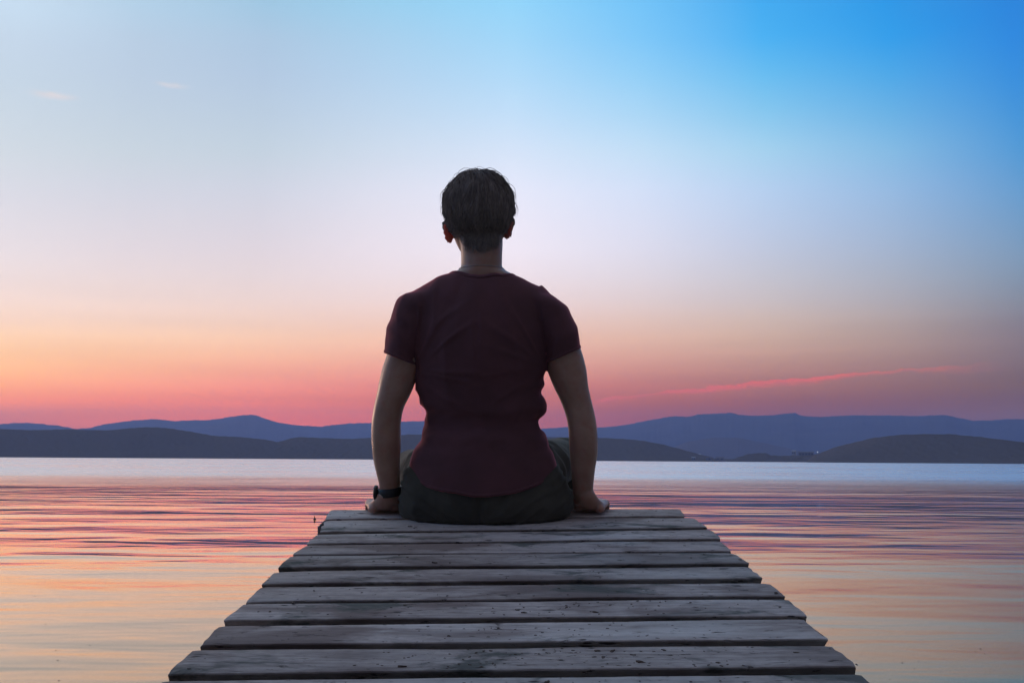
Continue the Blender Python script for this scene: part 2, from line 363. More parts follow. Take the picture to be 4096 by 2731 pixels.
# ------------------------------------------------------------------ jetty
def m_wood(t, out):
    tcn = t.add('ShaderNodeTexCoord'); oi = t.add('ShaderNodeObjectInfo')
    off = t.add('ShaderNodeCombineXYZ'); t.link(t.math('MULTIPLY', oi.outputs['Random'], 37.0), off.inputs[0]); t.link(t.math('MULTIPLY', oi.outputs['Random'], 91.0), off.inputs[1])
    p = t.add('ShaderNodeVectorMath', operation='ADD'); t.link(tcn.outputs['Object'], p.inputs[0]); t.link(off.outputs[0], p.inputs[1]); p = p.outputs[0]
    warp = t.noise(t.mapping(p, (2.2, 9, 9)), 1.0, 3, .5)
    wv = t.add('ShaderNodeVectorMath', operation='ADD'); t.link(p, wv.inputs[0])
    cmb = t.add('ShaderNodeCombineXYZ'); t.link(t.math('MULTIPLY', warp, .03), cmb.inputs[1]); t.link(cmb.outputs[0], wv.inputs[1]); pw = wv.outputs[0]
    grain = t.noise(t.mapping(pw, (3, 110, 60)), 1.0, 6, .65)
    fine = t.noise(t.mapping(pw, (26, 210, 120)), 1.0, 4, .6)
    blot = t.noise(t.mapping(p, (3.2, 8, 8)), 1.0, 5, .6, .4)
    blot2 = t.noise(t.mapping(p, (1.6, 4.5, 5), loc=(4, 2, 0)), 1.0, 4, .55, .6)
    damp = t.noise(t.mapping(p, (5, 12, 12), loc=(8, 1, 3)), 1.0, 5, .65, .5)
    speck = t.noise(t.mapping(p, (30, 95, 95)), 1.0, 4, .6)
    speck2 = t.noise(t.mapping(p, (16, 60, 60), loc=(3, 3, 3)), 1.0, 2, .5)
    tone = t.rng(oi.outputs['Random'], 0, 1, .95, 1.34)
    c = t.mix(t.rng(grain, .3, .7), (.29, .245, .236), (.56, .50, .485))
    mott = t.noise(t.mapping(p, (34, 62, 62), loc=(5, 5, 1)), 1.0, 5, .68)
    c = t.mix(t.rng(mott, .40, .66, 0, .45), c, (.20, .170, .168))
    c = t.mix(t.rng(blot, .44, .62, 0, .85, True), c, (.16, .120, .114))
    c = t.mix(t.rng(blot2, .50, .68, 0, .6, True), c, (.56, .55, .55))
    c = t.mix(t.rng(damp, .54, .66, 0, .85, True), c, (.065, .076, .070))
    c = t.mix(t.rng(fine, .55, .8, 0, .45), c, (.10, .088, .085))
    c = t.mix(t.rng(speck, .635, .69, 0, .85, True), c, (.05, .042, .042))
    c = t.mix(t.rng(speck2, .70, .735, 0, .9, True), c, (.04, .034, .036))
    vm = t.add('ShaderNodeVectorMath', operation='SCALE'); t.link(c, vm.inputs[0]); t.link(tone, vm.inputs['Scale'])
    hgt = t.math('ADD', t.math('MULTIPLY', grain, .5), t.math('ADD', t.math('MULTIPLY', fine, .35), t.math('MULTIPLY', t.rng(speck, .62, .72, 0, 1), -1.1)))
    hgt = t.math('ADD', hgt, t.math('MULTIPLY', t.rng(speck2, .66, .74), -1.4))
    principled(t, out, Base_Color=vm.outputs[0], Roughness=.82, Specular_IOR_Level=.25, Normal=bump(t, hgt, .75, .0035))
M_WOOD = material('weathered_wood', m_wood)

jetty = tag(empty('wooden_jetty', DOCK), 'weathered grey plank jetty leading out over the lake under the sitting man', 'jetty')
L = [((1324,2035),(1301,2071)),((1300,2073),(1279,2122)),((1265,2133),(1227,2172)),((1226,2176),(1170,2214)),((1164,2217),(1113,2264)),((1101,2280),(1052,2331)),((1045,2342),(981,2403)),((976,2407),(894,2476)),((878,2501),(802,2577)),((771,2597),(665,2691)),((649,2714),None)]
Rr = [((2718,2033),(2740,2058)),((2774,2063),(2830,2105)),((2843,2115),(2886,2151)),((2882,2158),(2926,2200)),((2932,2204),(2995,2248)),((2995,2262),(3048,2309)),((3078,2326),(3142,2379)),((3152,2389),(3228,2456)),((3212,2473),(3306,2553)),((3322,2576),(3433,2663)),((3441,2688),None)]
quads = []
for k, (l, r) in enumerate(zip(L, Rr)):
    g_ = 0 if k == 0 else (5 if k == 1 else 3)
    bl, br = onboard(l[0][0], l[0][1] + g_), onboard(r[0][0], r[0][1] + g_)
    if l[1]: fl, fr = onboard(*l[1]), onboard(*r[1])
    else: fl, fr = bl + Vector((-.005, -.105, 0)), br + Vector((.004, -.105, 0))
    quads.append((bl, fl, fr, br))
y = quads[-1][1].y
for i in range(6):          # the boards that run on behind the camera
    y -= random.uniform(.012, .03); wd = random.uniform(.098, .11)
    x0, x1 = quads[-1][0].x + random.uniform(-.03, .01), quads[-1][3].x + random.uniform(-.03, .03)
    quads.append((Vector((x0, y, 0)), Vector((x0, y - wd, 0)), Vector((x1, y - wd, 0)), Vector((x1, y, 0)))); y -= wd
TH = .034
def plank(k, q):
    bl, fl, fr, br = q
    NU = 90
    # closed outline of the cross-section: (v across 0 back..1 front, z)
    b = .10
    sec = [(.26, -TH), (.13, -.55 * TH), (.022, -.0060), (.002, -.0026), (.008, -.0008), (.03, 0), (.2, 0), (.4, .0004), (.6, .0004), (.8, 0), (.97, 0), (.992, -.0008), (.998, -.0026), (.978, -.0060), (.87, -.55 * TH), (.74, -TH)]   # sides run in below: undercut added to the shape to keep the gaps dark
    o = (bl + fr) / 2
    verts, faces = [], []
    zt = random.uniform(-.0015, .0015)
    for i in range(NU + 1):
        u = i / NU
        B, Fv = bl.lerp(br, u), fl.lerp(fr, u)
        wl = (B - Fv).length
        endk = min(u, 1 - u) * (br - bl).length          # metres from the nearer end
        for j, (vv, z) in enumerate(sec):
            p = B.lerp(Fv, vv)
            s = Vector((p.x * 7, k * 5.3 + (0 if vv < .5 else 40), z * 6))
            if vv < .06: p.y += .0022 * noise.noise(s) + .0010 * noise.noise(s * 5)
            if vv > .94: p.y += .0022 * noise.noise(s) + .0010 * noise.noise(s * 5)
            z2 = z + zt + .0014 * noise.noise(Vector((p.x * 3, p.y * 12, k))) if z > -TH * .4 else z + zt
            e = math.exp(-(endk / .006) ** 2)
            if z > -.01: z2 -= .0012 * e + .003 * math.exp(-(endk / .03) ** 2) * max(0, noise.noise(Vector((p.y * 40, k, u * 2))))
            if i in (0, NU):
                sg = -1 if i == 0 else 1
                p.x += sg * (.004 * noise.noise(Vector((p.y * 45, z * 60, k + sg * 9))) + .002 * noise.noise(Vector((p.y * 160, z * 100, k))))
            verts.append(Vector((p.x, p.y, z2)) - o)
    m = len(sec)
    for i in range(NU):
        for j in range(m):
            a, b2 = i * m + j, i * m + (j + 1) % m
            faces.append((a, b2, b2 + m, a + m))
    faces.append(tuple(range(m))[::-1]); faces.append(tuple(NU * m + j for j in range(m)))
    ob = mesh_obj('plank', verts, faces, M_WOOD, jetty)
    ob.location = o
    md = ob.modifiers.new('edges', 'EDGE_SPLIT'); md.split_angle = R(42)
    return ob
for k, q in enumerate(quads): plank(k, q)
# the far end of an underlying cross beam sticks out on the left, with side beams and posts below
def beam(name, x0, x1, y0, y1, z0, z1):
    v, f = box(x0, x1, y0, y1, z0, z1)
    o = mesh_obj(name, v, f, M_WOOD, jetty, False)
    md = o.modifiers.new('bevel', 'BEVEL'); md.width = .004; md.segments = 2
    return o
yb0, yb1 = onboard(1290, 2106).y, onboard(1290, 2076).y
xl = (1269 - CX) / F * (yb0 + .01)
beam('cross_beam', xl, .44, yb0 + .003, yb1 - .004, -.085, -.0365)
xl2 = quads[1][1].x
beam('plank_offcut', xl, quads[1][0].x - .0005, yb0 + .012, yb1, -.034, -.002)
for x in (-.36, .36):
    beam('side_beam', x - .03, x + .03, .3, 2.36, -.165, -.0875)
inv = DOCK.to_3x3().transposed()
down = inv @ Vector((0, 0, -1))
for x in (-.33, .33):
    for yy in (2.22, 1.2):
        v = []; n = 14
        for j, tt in enumerate((0, .3, .7, 1.0, 1.5, 2.2)):
            c = Vector((x, yy, -.166)) + down * tt
            for i in range(n):
                a = 2 * math.pi * i / n
                rr = .055 + .003 * noise.noise(Vector((math.cos(a) * 2, tt * 3, x)))
                v.append(c + Vector((rr * math.cos(a), rr * math.sin(a), 0)))
        f = [(j * n + i, j * n + (i + 1) % n, (j + 1) * n + (i + 1) % n, (j + 1) * n + i) for j in range(5) for i in range(n)] + [tuple(range(n))[::-1]]
        mesh_obj('post', v, f, M_WOOD, jetty)

# ------------------------------------------------------------------ the man
SEAT = Vector((-.08, 2.30, 0))
man = empty('person', DOCK @ Matrix.Translation(SEAT))
tag(man, 'man in a maroon t-shirt and khaki trousers sitting on the jetty end, seen from behind', 'person')

class Shell:
    def __init__(s): s.v = []; s.f = []
    def rings(s, rings):          # list of rings (lists of Vectors), capped
        n = len(rings[0]); b = len(s.v)
        for r_ in rings: s.v += r_
        for i in range(len(rings) - 1):
            for j in range(n):
                a = b + i * n + j; c = b + i * n + (j + 1) % n
                s.f.append((a, c, c + n, a + n))
        for base, last, flip in ((b, rings[0], True), (b + (len(rings) - 1) * n, rings[-1], False)):
            ctr = sum(last, Vector()) / n; s.v.append(ctr); ci = len(s.v) - 1
            for j in range(n):
                t3 = (base + j, base + (j + 1) % n, ci)
                s.f.append(t3[::-1] if flip else t3)
    def slab(s, rows, shrink=0.0, n=48, ex=2.4, step=.007):
        """rows: (py, left px, right px, depth, half depth) -> stack of level rings"""
        rows = sorted(rows, key=lambda r_: -r_[0])
        Z, XL, XR, DD, HD = [], [], [], [], []
        for py, l, r_, d, hd in rows:
            a, b = pt(l, py, d), pt(r_, py, d)
            Z.append(a.z); XL.append(a.x + shrink); XR.append(b.x - shrink); DD.append(d); HD.append(max(hd - shrink, .004))
        Zs = np.linspace(Z[0], Z[-1], max(6, int(abs(Z[-1] - Z[0]) / step)))
        ip = lambda Y: smooth_interp(Zs, Z, Y)
        XL, XR, DD, HD = ip(XL), ip(XR), ip(DD), ip(HD)
        out = []
        for z, l, r_, d, hd in zip(Zs, XL, XR, DD, HD):
            ring = []
            for i in range(n):
                a = 2 * math.pi * i / n
                ca, sa = math.cos(a), math.sin(a)
                c2 = math.copysign(abs(ca) ** (2 / ex), ca); s2 = math.copysign(abs(sa) ** (2 / ex), sa)
                ring.append(Vector(((l + r_) / 2 + (r_ - l) / 2 * c2, d + hd * s2, z)))
            out.append(ring)
        s.rings(out)
    def tube(s, pts, n=20, sub=5, flat=None):
        """pts: (Vector, ra, rb): swept ellipse; ra along the reference side axis"""
        P = [Vector(p[0]) for p in pts]; k = len(P)
        ts = np.linspace(0, k - 1, (k - 1) * sub + 1)
        X = [smooth_interp(ts, range(k), [p[i] for p in P]) for i in range(3)]
        A = smooth_interp(ts, range(k), [p[1] for p in pts]); B = smooth_interp(ts, range(k), [p[2] for p in pts])
        C = [Vector((X[0][i], X[1][i], X[2][i])) for i in range(len(ts))]
        ref = Vector(flat) if flat else Vector((1, 0, 0))
        out = []
        for i, c in enumerate(C):
            tg = (C[min(i + 1, len(C) - 1)] - C[max(i - 1, 0)]).normalized()
            side = (ref - tg * ref.dot(tg)).normalized(); nn = tg.cross(side)
            out.append([c + side * (A[i] * math.cos(2 * math.pi * j / n)) + nn * (B[i] * math.sin(2 * math.pi * j / n)) for j in range(n)])
        # rounded ends
        def dome(ring, c, d, r_):
            res = []
            for q_ in (.35, .65, .88, .97):
                res.append([c + (v - c) * math.sqrt(max(0, 1 - q_ * q_)) + d * (r_ * q_) for v in ring])
            return res
        d0 = (C[0] - C[1]).normalized(); d1 = (C[-1] - C[-2]).normalized()
        out = dome(out[0], C[0], d0, min(A[0], B[0]))[::-1] + out + dome(out[-1], C[-1], d1, min(A[-1], B[-1]))
        s.rings(out)
    def ball(s, c, rx, ry, rz, rot=None, n=20):
        M = rot or Matrix.Identity(3); out = []
        for i in range(1, n // 2):
            th = math.pi * i / (n // 2)
            out.append([Vector(c) + M @ Vector((rx * math.sin(th) * math.cos(2 * math.pi * j / n), ry * math.sin(th) * math.sin(2 * math.pi * j / n), -rz * math.cos(th))) for j in range(n)])
        s.rings(out)
    def fuse(s, name, voxel, smooth=4, fac=.5):
        me = bpy.data.meshes.new(name); me.from_pydata([tuple(v) for v in s.v], [], s.f); me.update()
        bm = bmesh.new(); bm.from_mesh(me); bmesh.ops.recalc_face_normals(bm, faces=bm.faces); bm.to_mesh(me); bm.free()
        o = bpy.data.objects.new('tmp', me); COL.objects.link(o)
        m = o.modifiers.new('r', 'REMESH'); m.mode = 'VOXEL'; m.voxel_size = voxel; m.adaptivity = 0
        if smooth: m2 = o.modifiers.new('s', 'SMOOTH'); m2.factor = fac; m2.iterations = smooth
        dg = bpy.context.evaluated_depsgraph_get(); dg.update()
        res = bpy.data.meshes.new_from_object(o.evaluated_get(dg)); res.name = name
        bpy.data.objects.remove(o)
        return res
def smooth_interp(t, X, Y):       # monotone-ish cubic (Catmull-Rom on uneven knots)
    X = np.asarray(X, float); Y = np.asarray(Y, float); t = np.asarray(t, float)
    if X[0] > X[-1]: X, Y = X[::-1], Y[::-1]
    d = np.gradient(Y, X) if len(X) > 2 else np.full(len(X), (Y[-1] - Y[0]) / (X[-1] - X[0]))
    i = np.clip(np.searchsorted(X, t) - 1, 0, len(X) - 2)
    h = X[i + 1] - X[i]; s = np.clip((t - X[i]) / h, 0, 1)
    return (2*s**3-3*s**2+1)*Y[i] + (s**3-2*s**2+s)*h*d[i] + (-2*s**3+3*s**2)*Y[i+1] + (s**3-s**2)*h*d[i+1]

# rows: photograph row, left edge, right edge, distance, half thickness
D0 = 2.30
TORSO = [(1080,1862,1990,2.298,.046),(1095,1812,2046,2.298,.058),(1108,1760,2086,2.298,.066),(1124,1722,2114,2.298,.074),(1141,1690,2148,2.298,.082),(1160,1662,2182,2.297,.090),(1185,1642,2204,2.296,.098),(1220,1636,2212,2.295,.106),(1300,1640,2206,2.291,.119),(1400,1652,2194,2.290,.124),(1474,1660,2184,2.292,.121),
 (1515,1666,2170,2.295,.117),(1539,1670,2177,2.296,.115),(1565,1675,2158,2.297,.112),(1596,1687,2171,2.298,.110),(1630,1703,2173,2.299,.108),(1653,1710,2166,2.304,.103),(1677,1709,2143,2.305,.102),(1700,1700,2152,2.305,.103),(1725,1688,2165,2.30,.112),(1768,1687,2189,2.30,.117),(1790,1660,2190,2.30,.120),(1816,1648,2213,2.30,.123),(1840,1642,2222,2.30,.125),(1880,1638,2230,2.30,.129),(1930,1640,2232,2.30,.131),(1970,1640,2232,2.30,.131)]
SLV_L = [(1160,1682,1780,2.298,.050),(1172,1640,1790,2.298,.066),(1185,1613,1785,2.298,.075),(1212,1595,1765,2.296,.080),(1254,1577,1735,2.294,.080),(1301,1558,1715,2.290,.078),(1343,1551,1700,2.287,.074),(1382,1547,1688,2.285,.070),(1415,1543,1680,2.283,.067),(1470,1536,1672,2.281,.064)]
SLV_R = [(1166,2080,2150,2.298,.045),(1177,2068,2194,2.298,.064),(1190,2070,2218,2.298,.074),(1212,2090,2254,2.296,.080),(1254,2115,2281,2.294,.080),(1301,2138,2303,2.290,.078),(1343,2155,2314,2.287,.074),(1382,2168,2323,2.285,.070),(1415,2178,2329,2.283,.067),(1470,2190,2338,2.281,.064)]
ARM_L = [(1200,1625,1720,2.296,.048),(1254,1590,1712,2.294,.060),(1343,1562,1690,2.287,.060),(1414,1549,1690,2.283,.060),(1477,1529,1682,2.281,.057),(1523,1518,1664,2.279,.053),(1577,1507,1642,2.277,.047),(1630,1495,1616,2.275,.042),(1687,1487,1604,2.276,.041),(1744,1486,1603,2.280,.044),(1783,1488,1603,2.285,.045),(1830,1493,1600,2.294,.041),(1893,1506,1599,2.306,.034),(1940,1517,1600,2.316,.027),(1985,1521,1602,2.326,.023),(2015,1519,1604,2.334,.026)]
ARM_R = [(1200,2150,2230,2.296,.048),(1254,2150,2268,2.294,.060),(1343,2172,2303,2.287,.060),(1400,2165,2325,2.283,.060),(1474,2186,2345,2.281,.056),(1548,2215,2354,2.279,.049),(1606,2243,2367,2.276,.043),(1677,2267,2383,2.275,.041),(1744,2275,2390,2.279,.044),(1783,2277,2391,2.284,.045),(1816,2279,2390,2.292,.042),(1878,2284,2380,2.304,.035),(1940,2290,2374,2.316,.027),(1990,2291,2371,2.328,.023),(2015,2289,2372,2.334,.026)]
NECK = [(1160,1720,2130,2.298,.060),(1115,1770,2084,2.298,.060),(1095,1808,2048,2.297,.058),(1083,1829,2024,2.297,.056),(1073,1841,2011,2.298,.055),(1050,1844,2009,2.300,.054),(1000,1843,2010,2.306,.055),(955,1842,2011,2.314,.058),(900,1850,2000,2.32,.06)]
SKULL = [(706,1888,1952,2.326,.040),(712,1862,1974,2.326,.055),(735,1826,2006,2.327,.078),(770,1802,2028,2.328,.092),(820,1789,2040,2.330,.099),(870,1790,2040,2.332,.099),(915,1800,2028,2.336,.092),(950,1815,2014,2.346,.080),(985,1830,2000,2.360,.064),(1015,1850,1985,2.372,.050),(1035,1880,1955,2.380,.036)]

body = Shell()
body.slab(TORSO[:-2], .011, ex=2.0); body.slab(ARM_L, n=28, ex=2.05); body.slab(ARM_R, n=28, ex=2.05)
body.slab(NECK, n=36, ex=2.0); body.slab(SKULL, n=36, ex=2.1)
def P(px, py, d): return pt(px, py, d)
for ex_, sg in ((1545, -1), (2333, 1)):       # elbow point, forearm and upper-arm muscles
    body.ball(P(ex_ - 2 * sg, 1664, 2.2405), .013, .009, .024)
    body.ball(P(ex_ - 22 * sg, 1650, 2.247), .008, .008, .012)
    body.tube([(P(ex_ + 14 * sg, 1690, 2.270), .018, .018), (P(ex_ + 14 * sg, 1760, 2.270), .024, .024), (P(ex_ + 6 * sg, 1840, 2.288), .016, .016)])
    c3 = [(1440, 1612), (1530, 1590), (1610, 1562)] if sg < 0 else [(1440, 2250), (1530, 2283), (1610, 2308)]
    body.tube([(P(c3[0][1], c3[0][0], 2.256), .028, .026), (P(c3[1][1], c3[1][0], 2.252), .028, .028), (P(c3[2][1], c3[2][0], 2.250), .018, .018)])
# face: brow, nose, lips, chin
fx = 1914
body.tube([(P(fx, 868, 2.420), .009, .010), (P(fx, 900, 2.434), .010, .012), (P(fx, 925, 2.446), .014, .013), (P(fx, 934, 2.434), .016, .010)])
body.tube([(P(fx - 62, 862, 2.408), .010, .010), (P(fx, 858, 2.422), .012, .010), (P(fx + 62, 862, 2.408), .010, .010)], flat=(0, 0, 1))
for dy, dd in ((958, 2.430), (972, 2.428)):
    body.tube([(P(fx - 36, dy, dd - .012), .003, .004), (P(fx, dy, dd), .006, .006), (P(fx + 36, dy, dd - .012), .003, .004)], flat=(0, 0, 1))
body.ball(P(fx, 1012, 2.412), .022, .018, .017)
for sg, cx_, cy_, tilt in ((-1, 1796, 924, -8), (1, 2032, 908, 10)):
    c = P(cx_, cy_, 2.322)
    Rm = Matrix.Rotation(R(34) * sg, 3, 'Z') @ Matrix.Rotation(R(tilt), 3, 'Y')
    body.ball(c, .0042, .0175, .0310, Rm)
    body.ball(c + Vector((sg * -.002, .004, -.022)), .0050, .009, .011, Rm)
    for k in range(9):        # rolled rim
        a0 = R(-70 + k * 30); q0 = Rm @ Vector((sg * .003, -.0165 * math.cos(a0), .028 * math.sin(a0)))
        body.ball(c + q0, .0042, .0042, .0055, n=12)
# hands: palm on the last board, fingers curled over its end
def hand(sg, wrist, turn):
    M = Matrix.Rotation(turn, 3, 'Z')
    def h(x, y_, z): return Vector((wrist.x, wrist.y, 0)) + M @ Vector((x * sg, y_, 0)) + Vector((0, 0, z))
    # local x: towards the little finger (outwards), y: forwards
    body.tube([(h(.000, -.004, .046), .026, .021), (h(.003, .008, .029), .033, .019), (h(.006, .032, .018), .040, .0155), (h(.006, .062, .017), .042, .0135), (h(.005, .078, .017), .040, .0115)], flat=tuple(M @ Vector((1, 0, 0))))
    body.ball(h(.030, .022, .0145), .016, .028, .0135)         # heel below the little finger
    body.ball(h(-.026, .022, .016), .016, .026, .0145)         # ball of the thumb
    ed = 2.387
    for k, (x, r_, ln) in enumerate(((-.027, .0088, .92), (-.006, .0092, 1.0), (.0145, .0088, .95), (.033, .0078, .80))):
        k0 = h(x, .068 - .004 * abs(k - 1), .019)
        p1 = h(x * 1.12, .068 + .036 * ln, .012); p1.y = max(p1.y, ed + .012)
        p2 = p1 + Vector((0, .006, -.026 * ln)); p3 = p2 + Vector((0, -.006, -.021 * ln))
        body.tube([(k0, r_ * 1.1, r_ * 1.05), (k0.lerp(p1, .5) + Vector((0, 0, .004)), r_, r_), (p1, r_ * 1.02, r_ * 1.02), (p2, r_ * .95, r_ * .95), (p3, r_ * .8, r_ * .75)], n=12, sub=4)
        body.ball(k0 + Vector((0, 0, .002)), r_ * 1.15, r_ * 1.2, r_ * 1.05, n=12)
    t0, t1, t2, t3 = h(-.026, .012, .022), h(-.046, .040, .017), h(-.055, .066, .0125), h(-.053, .088, .0105)
    body.tube([(t0, .014, .014), (t1, .0118, .0118), (t2, .0105, .0100), (t3, .0085, .0075)], n=12, sub=4)
WL, WR = pt(1561, 2000, 2.330), pt(2331, 2000, 2.330)
hand(-1, WL + Vector((-.008, -.012, 0)), R(16)); hand(1, WR + Vector((.008, -.012, 0)), R(-16))
# legs
KL, KR = Vector((-.300, 2.735, .050)), Vector((.150, 2.715, .092))
HL, HR = Vector((-.165, 2.29, .092)), Vector((.015, 2.29, .092))
AL, AR = Vector((-.295, 2.80, -.37)), Vector((.158, 2.80, -.335))
for hp, kn, an in ((HL, KL, AL), (HR, KR, AR)):
    body.tube([(hp, .075, .070), (hp.lerp(kn, .5), .066, .064), (kn, .050, .050)], n=24)
    body.tube([(kn, .050, .050), (kn.lerp(an, .3) + Vector((0, -.012, 0)), .052, .054), (kn.lerp(an, .7), .037, .038), (an, .030, .032)], n=24)
    ft = an + Vector((0, -.015, -.045))
    body.tube([(ft + Vector((0, -.03, -.005)), .028, .026), (ft + Vector((0, .05, -.008)), .034, .028), (ft + Vector((0, .12, -.03)), .042, .018), (ft + Vector((0, .16, -.04)), .040, .013)], n=20)
    for k in range(5):
        q0 = ft + Vector(((k - 2) * .0165, .165 - abs(k - 1.3) * .006, -.042))
        body.tube([(q0, .0095, .0085), (q0 + Vector((0, .022, -.006)), .0085, .007)], n=10, sub=3)

def m_skin(t, out):
    p = t.add('ShaderNodeTexCoord').outputs['Object']
    n = t.noise(p, 14, 5, .6); n2 = t.noise(p, 160, 3, .5)
    c = t.mix(t.rng(n, .3, .7), (.38, .22, .165), (.52, .33, .26))
    c = t.mix(t.rng(t.noise(p, 55, 4, .6), .52, .72, 0, .45), c, (.46, .20, .16))
    for px_, py_ in ((1796, 924), (2032, 908)):       # ears' own redness plus the glow of light from behind, put into the colour
        dn = t.add('ShaderNodeVectorMath', operation='DISTANCE'); t.link(p, dn.inputs[0]); dn.inputs[1].default_value = pt(px_, py_, 2.318) - SEAT + Vector((.006 if px_ > 1900 else -.006, 0, 0))
        c = t.mix(t.rng(dn.outputs['Value'], .024, .036, .55, 0, True), c, (.66, .19, .15))
    pr = principled(t, out, Base_Color=c, Roughness=.40, Specular_IOR_Level=.5, Normal=bump(t, n2, .12, .002))
    pr.inputs['Subsurface Weight'].default_value = .7; pr.inputs['Subsurface Scale'].default_value = .018
    pr.inputs['Subsurface Radius'].default_value = (1.0, .28, .16)
M_SKIN = material('skin', m_skin)
def m_cloth(c1, c2, sheen, tint=None):
    def f(t, out):
        p = t.add('ShaderNodeTexCoord').outputs['Object']
        n = t.noise(p, 9, 5, .6); n2 = t.noise(p, 420, 3, .6); n3 = t.noise(p, 46, 4, .55)
        c = t.mix(t.rng(n, .3, .7), c1, c2)
        pr = principled(t, out, Base_Color=c, Roughness=.95, Specular_IOR_Level=.12, Normal=bump(t, t.math('ADD', t.math('MULTIPLY', n2, .25), n3), .35, .003))
        pr.inputs['Sheen Weight'].default_value = sheen; pr.inputs['Sheen Roughness'].default_value = .30
        pr.inputs['Sheen Tint'].default_value = (*(tint or [min(1, v * 4 + .12) for v in c2]), 1)
    return f
M_SHIRT = material('maroon_jersey', m_cloth((.120, .062, .072), (.165, .076, .090), 1.0, (1, .28, .36)))
M_TROUS = material('khaki_cotton', m_cloth((.055, .053, .046), (.10, .094, .078), .35))

def local(me, off=SEAT):
    n = len(me.vertices); co = np.empty(n * 3); me.vertices.foreach_get('co', co)
    co = co.reshape(-1, 3); return co
def set_co(me, co): me.vertices.foreach_set('co', co.reshape(-1)); me.update()
def to_seat(me): co = local(me); co -= np.array(SEAT); set_co(me, co)

body_me = body.fuse('body', .0032, 5)
BV = BVHTree.FromPolygons([tuple(v.co) for v in body_me.vertices], [tuple(p.vertices) for p in body_me.polygons])

# ---- t-shirt
sh = Shell(); sh.slab(TORSO, 0.0, n=64, ex=2.05); sh.slab(SLV_L, n=36, ex=2.2); sh.slab(SLV_R, n=36, ex=2.2)
shirt_me = sh.fuse('t_shirt', .005, 16)
def vnormals(me):
    a = np.empty(len(me.vertices) * 3); me.vertices.foreach_get('normal', a); return a.reshape(-1, 3)
def folds(me, fn):
    co = local(me); nn = vnormals(me)
    dsp = np.array([fn(Vector(c), Vector(n_)) for c, n_ in zip(co, nn)])
    set_co(me, co + nn * dsp[:, None])
zs = lambda py: pt(0, py, 2.3).z
Z_SH, Z_AP, Z_WA, Z_HEM = zs(1150), zs(1440), zs(1660), zs(1900)
XC = pt(1926, 0, 2.3).x
def shirt_fold(c, n_):
    x, y_, z = c.x - XC, c.y, c.z
    d = 0.0
    # broad drape
    d += .0055 * noise.noise(Vector((x * 9, y_ * 9, z * 5)))
    # vertical-diagonal folds falling from the shoulders
    k = math.exp(-((z - zs(1230)) / .12) ** 2)
    d += .0085 * k * noise.noise(Vector((x * 26 + z * 9 * (1 if x > 0 else -1), 2.2, z * 4)))
    # folds fanning from the armpits on the sleeves
    if abs(x) > .15 and z > Z_AP - .03:
        d += .0075 * noise.noise(Vector((x * 16, y_ * 10, z * 26 - abs(x) * 18)))
    # rolls of cloth round the waist
    kw = math.exp(-((z - zs(1700)) / .10) ** 2)
    edge = min(1, abs(x) / .13)
    d += .0065 * kw * (.45 + .55 * edge) * noise.noise(Vector((x * 7, y_ * 7 + 5, z * 34 + abs(x) * 8)))
    d += .0022 * kw * noise.noise(Vector((x * 20, y_ * 20, z * 60 - x * 20)))
    # sharp creases running from the armpits over the shoulder blades and the sleeves
    sx = 1 if x > 0 else -1
    ax, az_ = x - sx * .165, z - zs(1470)
    ang = math.atan2(az_, -sx * ax); rad = math.hypot(ax, az_)
    cr = 1 - abs(noise.noise(Vector((ang * 3.2 + sx * 7, rad * 5, y_ * 6)))) * 2.6
    d += .0062 * max(0, cr) ** 2 * math.exp(-((rad - .11) / .075) ** 2) * (1 if abs(x) < .18 else max(0, 1 - (abs(x) - .18) / .03))
    # loose long folds down the middle of the back
    cr = 1 - abs(noise.noise(Vector((x * 11 + .6 * noise.noise(Vector((x * 4, 0, z * 5))), 4.4, z * 2.6)))) * 2.4
    d += .0050 * max(0, cr) ** 2 * math.exp(-((z - zs(1420)) / .16) ** 2)
    return d if d > 0 else d * .45
folds(shirt_me, shirt_fold)
bm = bmesh.new(); bm.from_mesh(shirt_me)
# neck opening, sleeve hems and bottom hem are cut out of the cloth
nc = pt(1929, 1085, 2.301)
def cut(v):
    x, y_, z = v
    if z > zs(1150) and ((x - nc.x) / .0815) ** 2 + ((y_ - nc.y) / (.0745 if y_ < nc.y else .085)) ** 2 < 1: return True
    xp, zp = (x * F / y_) + CX, CY - (z - H) * F / y_
    if xp < 1664 and 1640 > zp > 1409 + (xp - 1543) * .39: return True
    if xp > 2190 and 1640 > zp > 1387 + (2325 - xp) * .43: return True
    side = min(1, abs(x - XC) / .17)
    return z < zs(1945 - 45 * side ** 2) + .004 * noise.noise(Vector((x * 14, y_ * 9, 3)))
# refine the triangles along the cuts first by moving vertices near them (simple: subdivide border faces)
def border(bm):
    fs = set()
    for e in bm.edges:
        if cut(e.verts[0].co) != cut(e.verts[1].co): fs.update(e.link_faces)
    return fs
for _ in range(2):
    fs = border(bm); es = {e for f_ in fs for e in f_.edges}
    bmesh.ops.subdivide_edges(bm, edges=list(es), cuts=1, use_grid_fill=True)
    bmesh.ops.triangulate(bm, faces=[f_ for f_ in bm.faces if len(f_.verts) > 4])
bmesh.ops.delete(bm, geom=[v for v in bm.verts if cut(v.co)], context='VERTS')
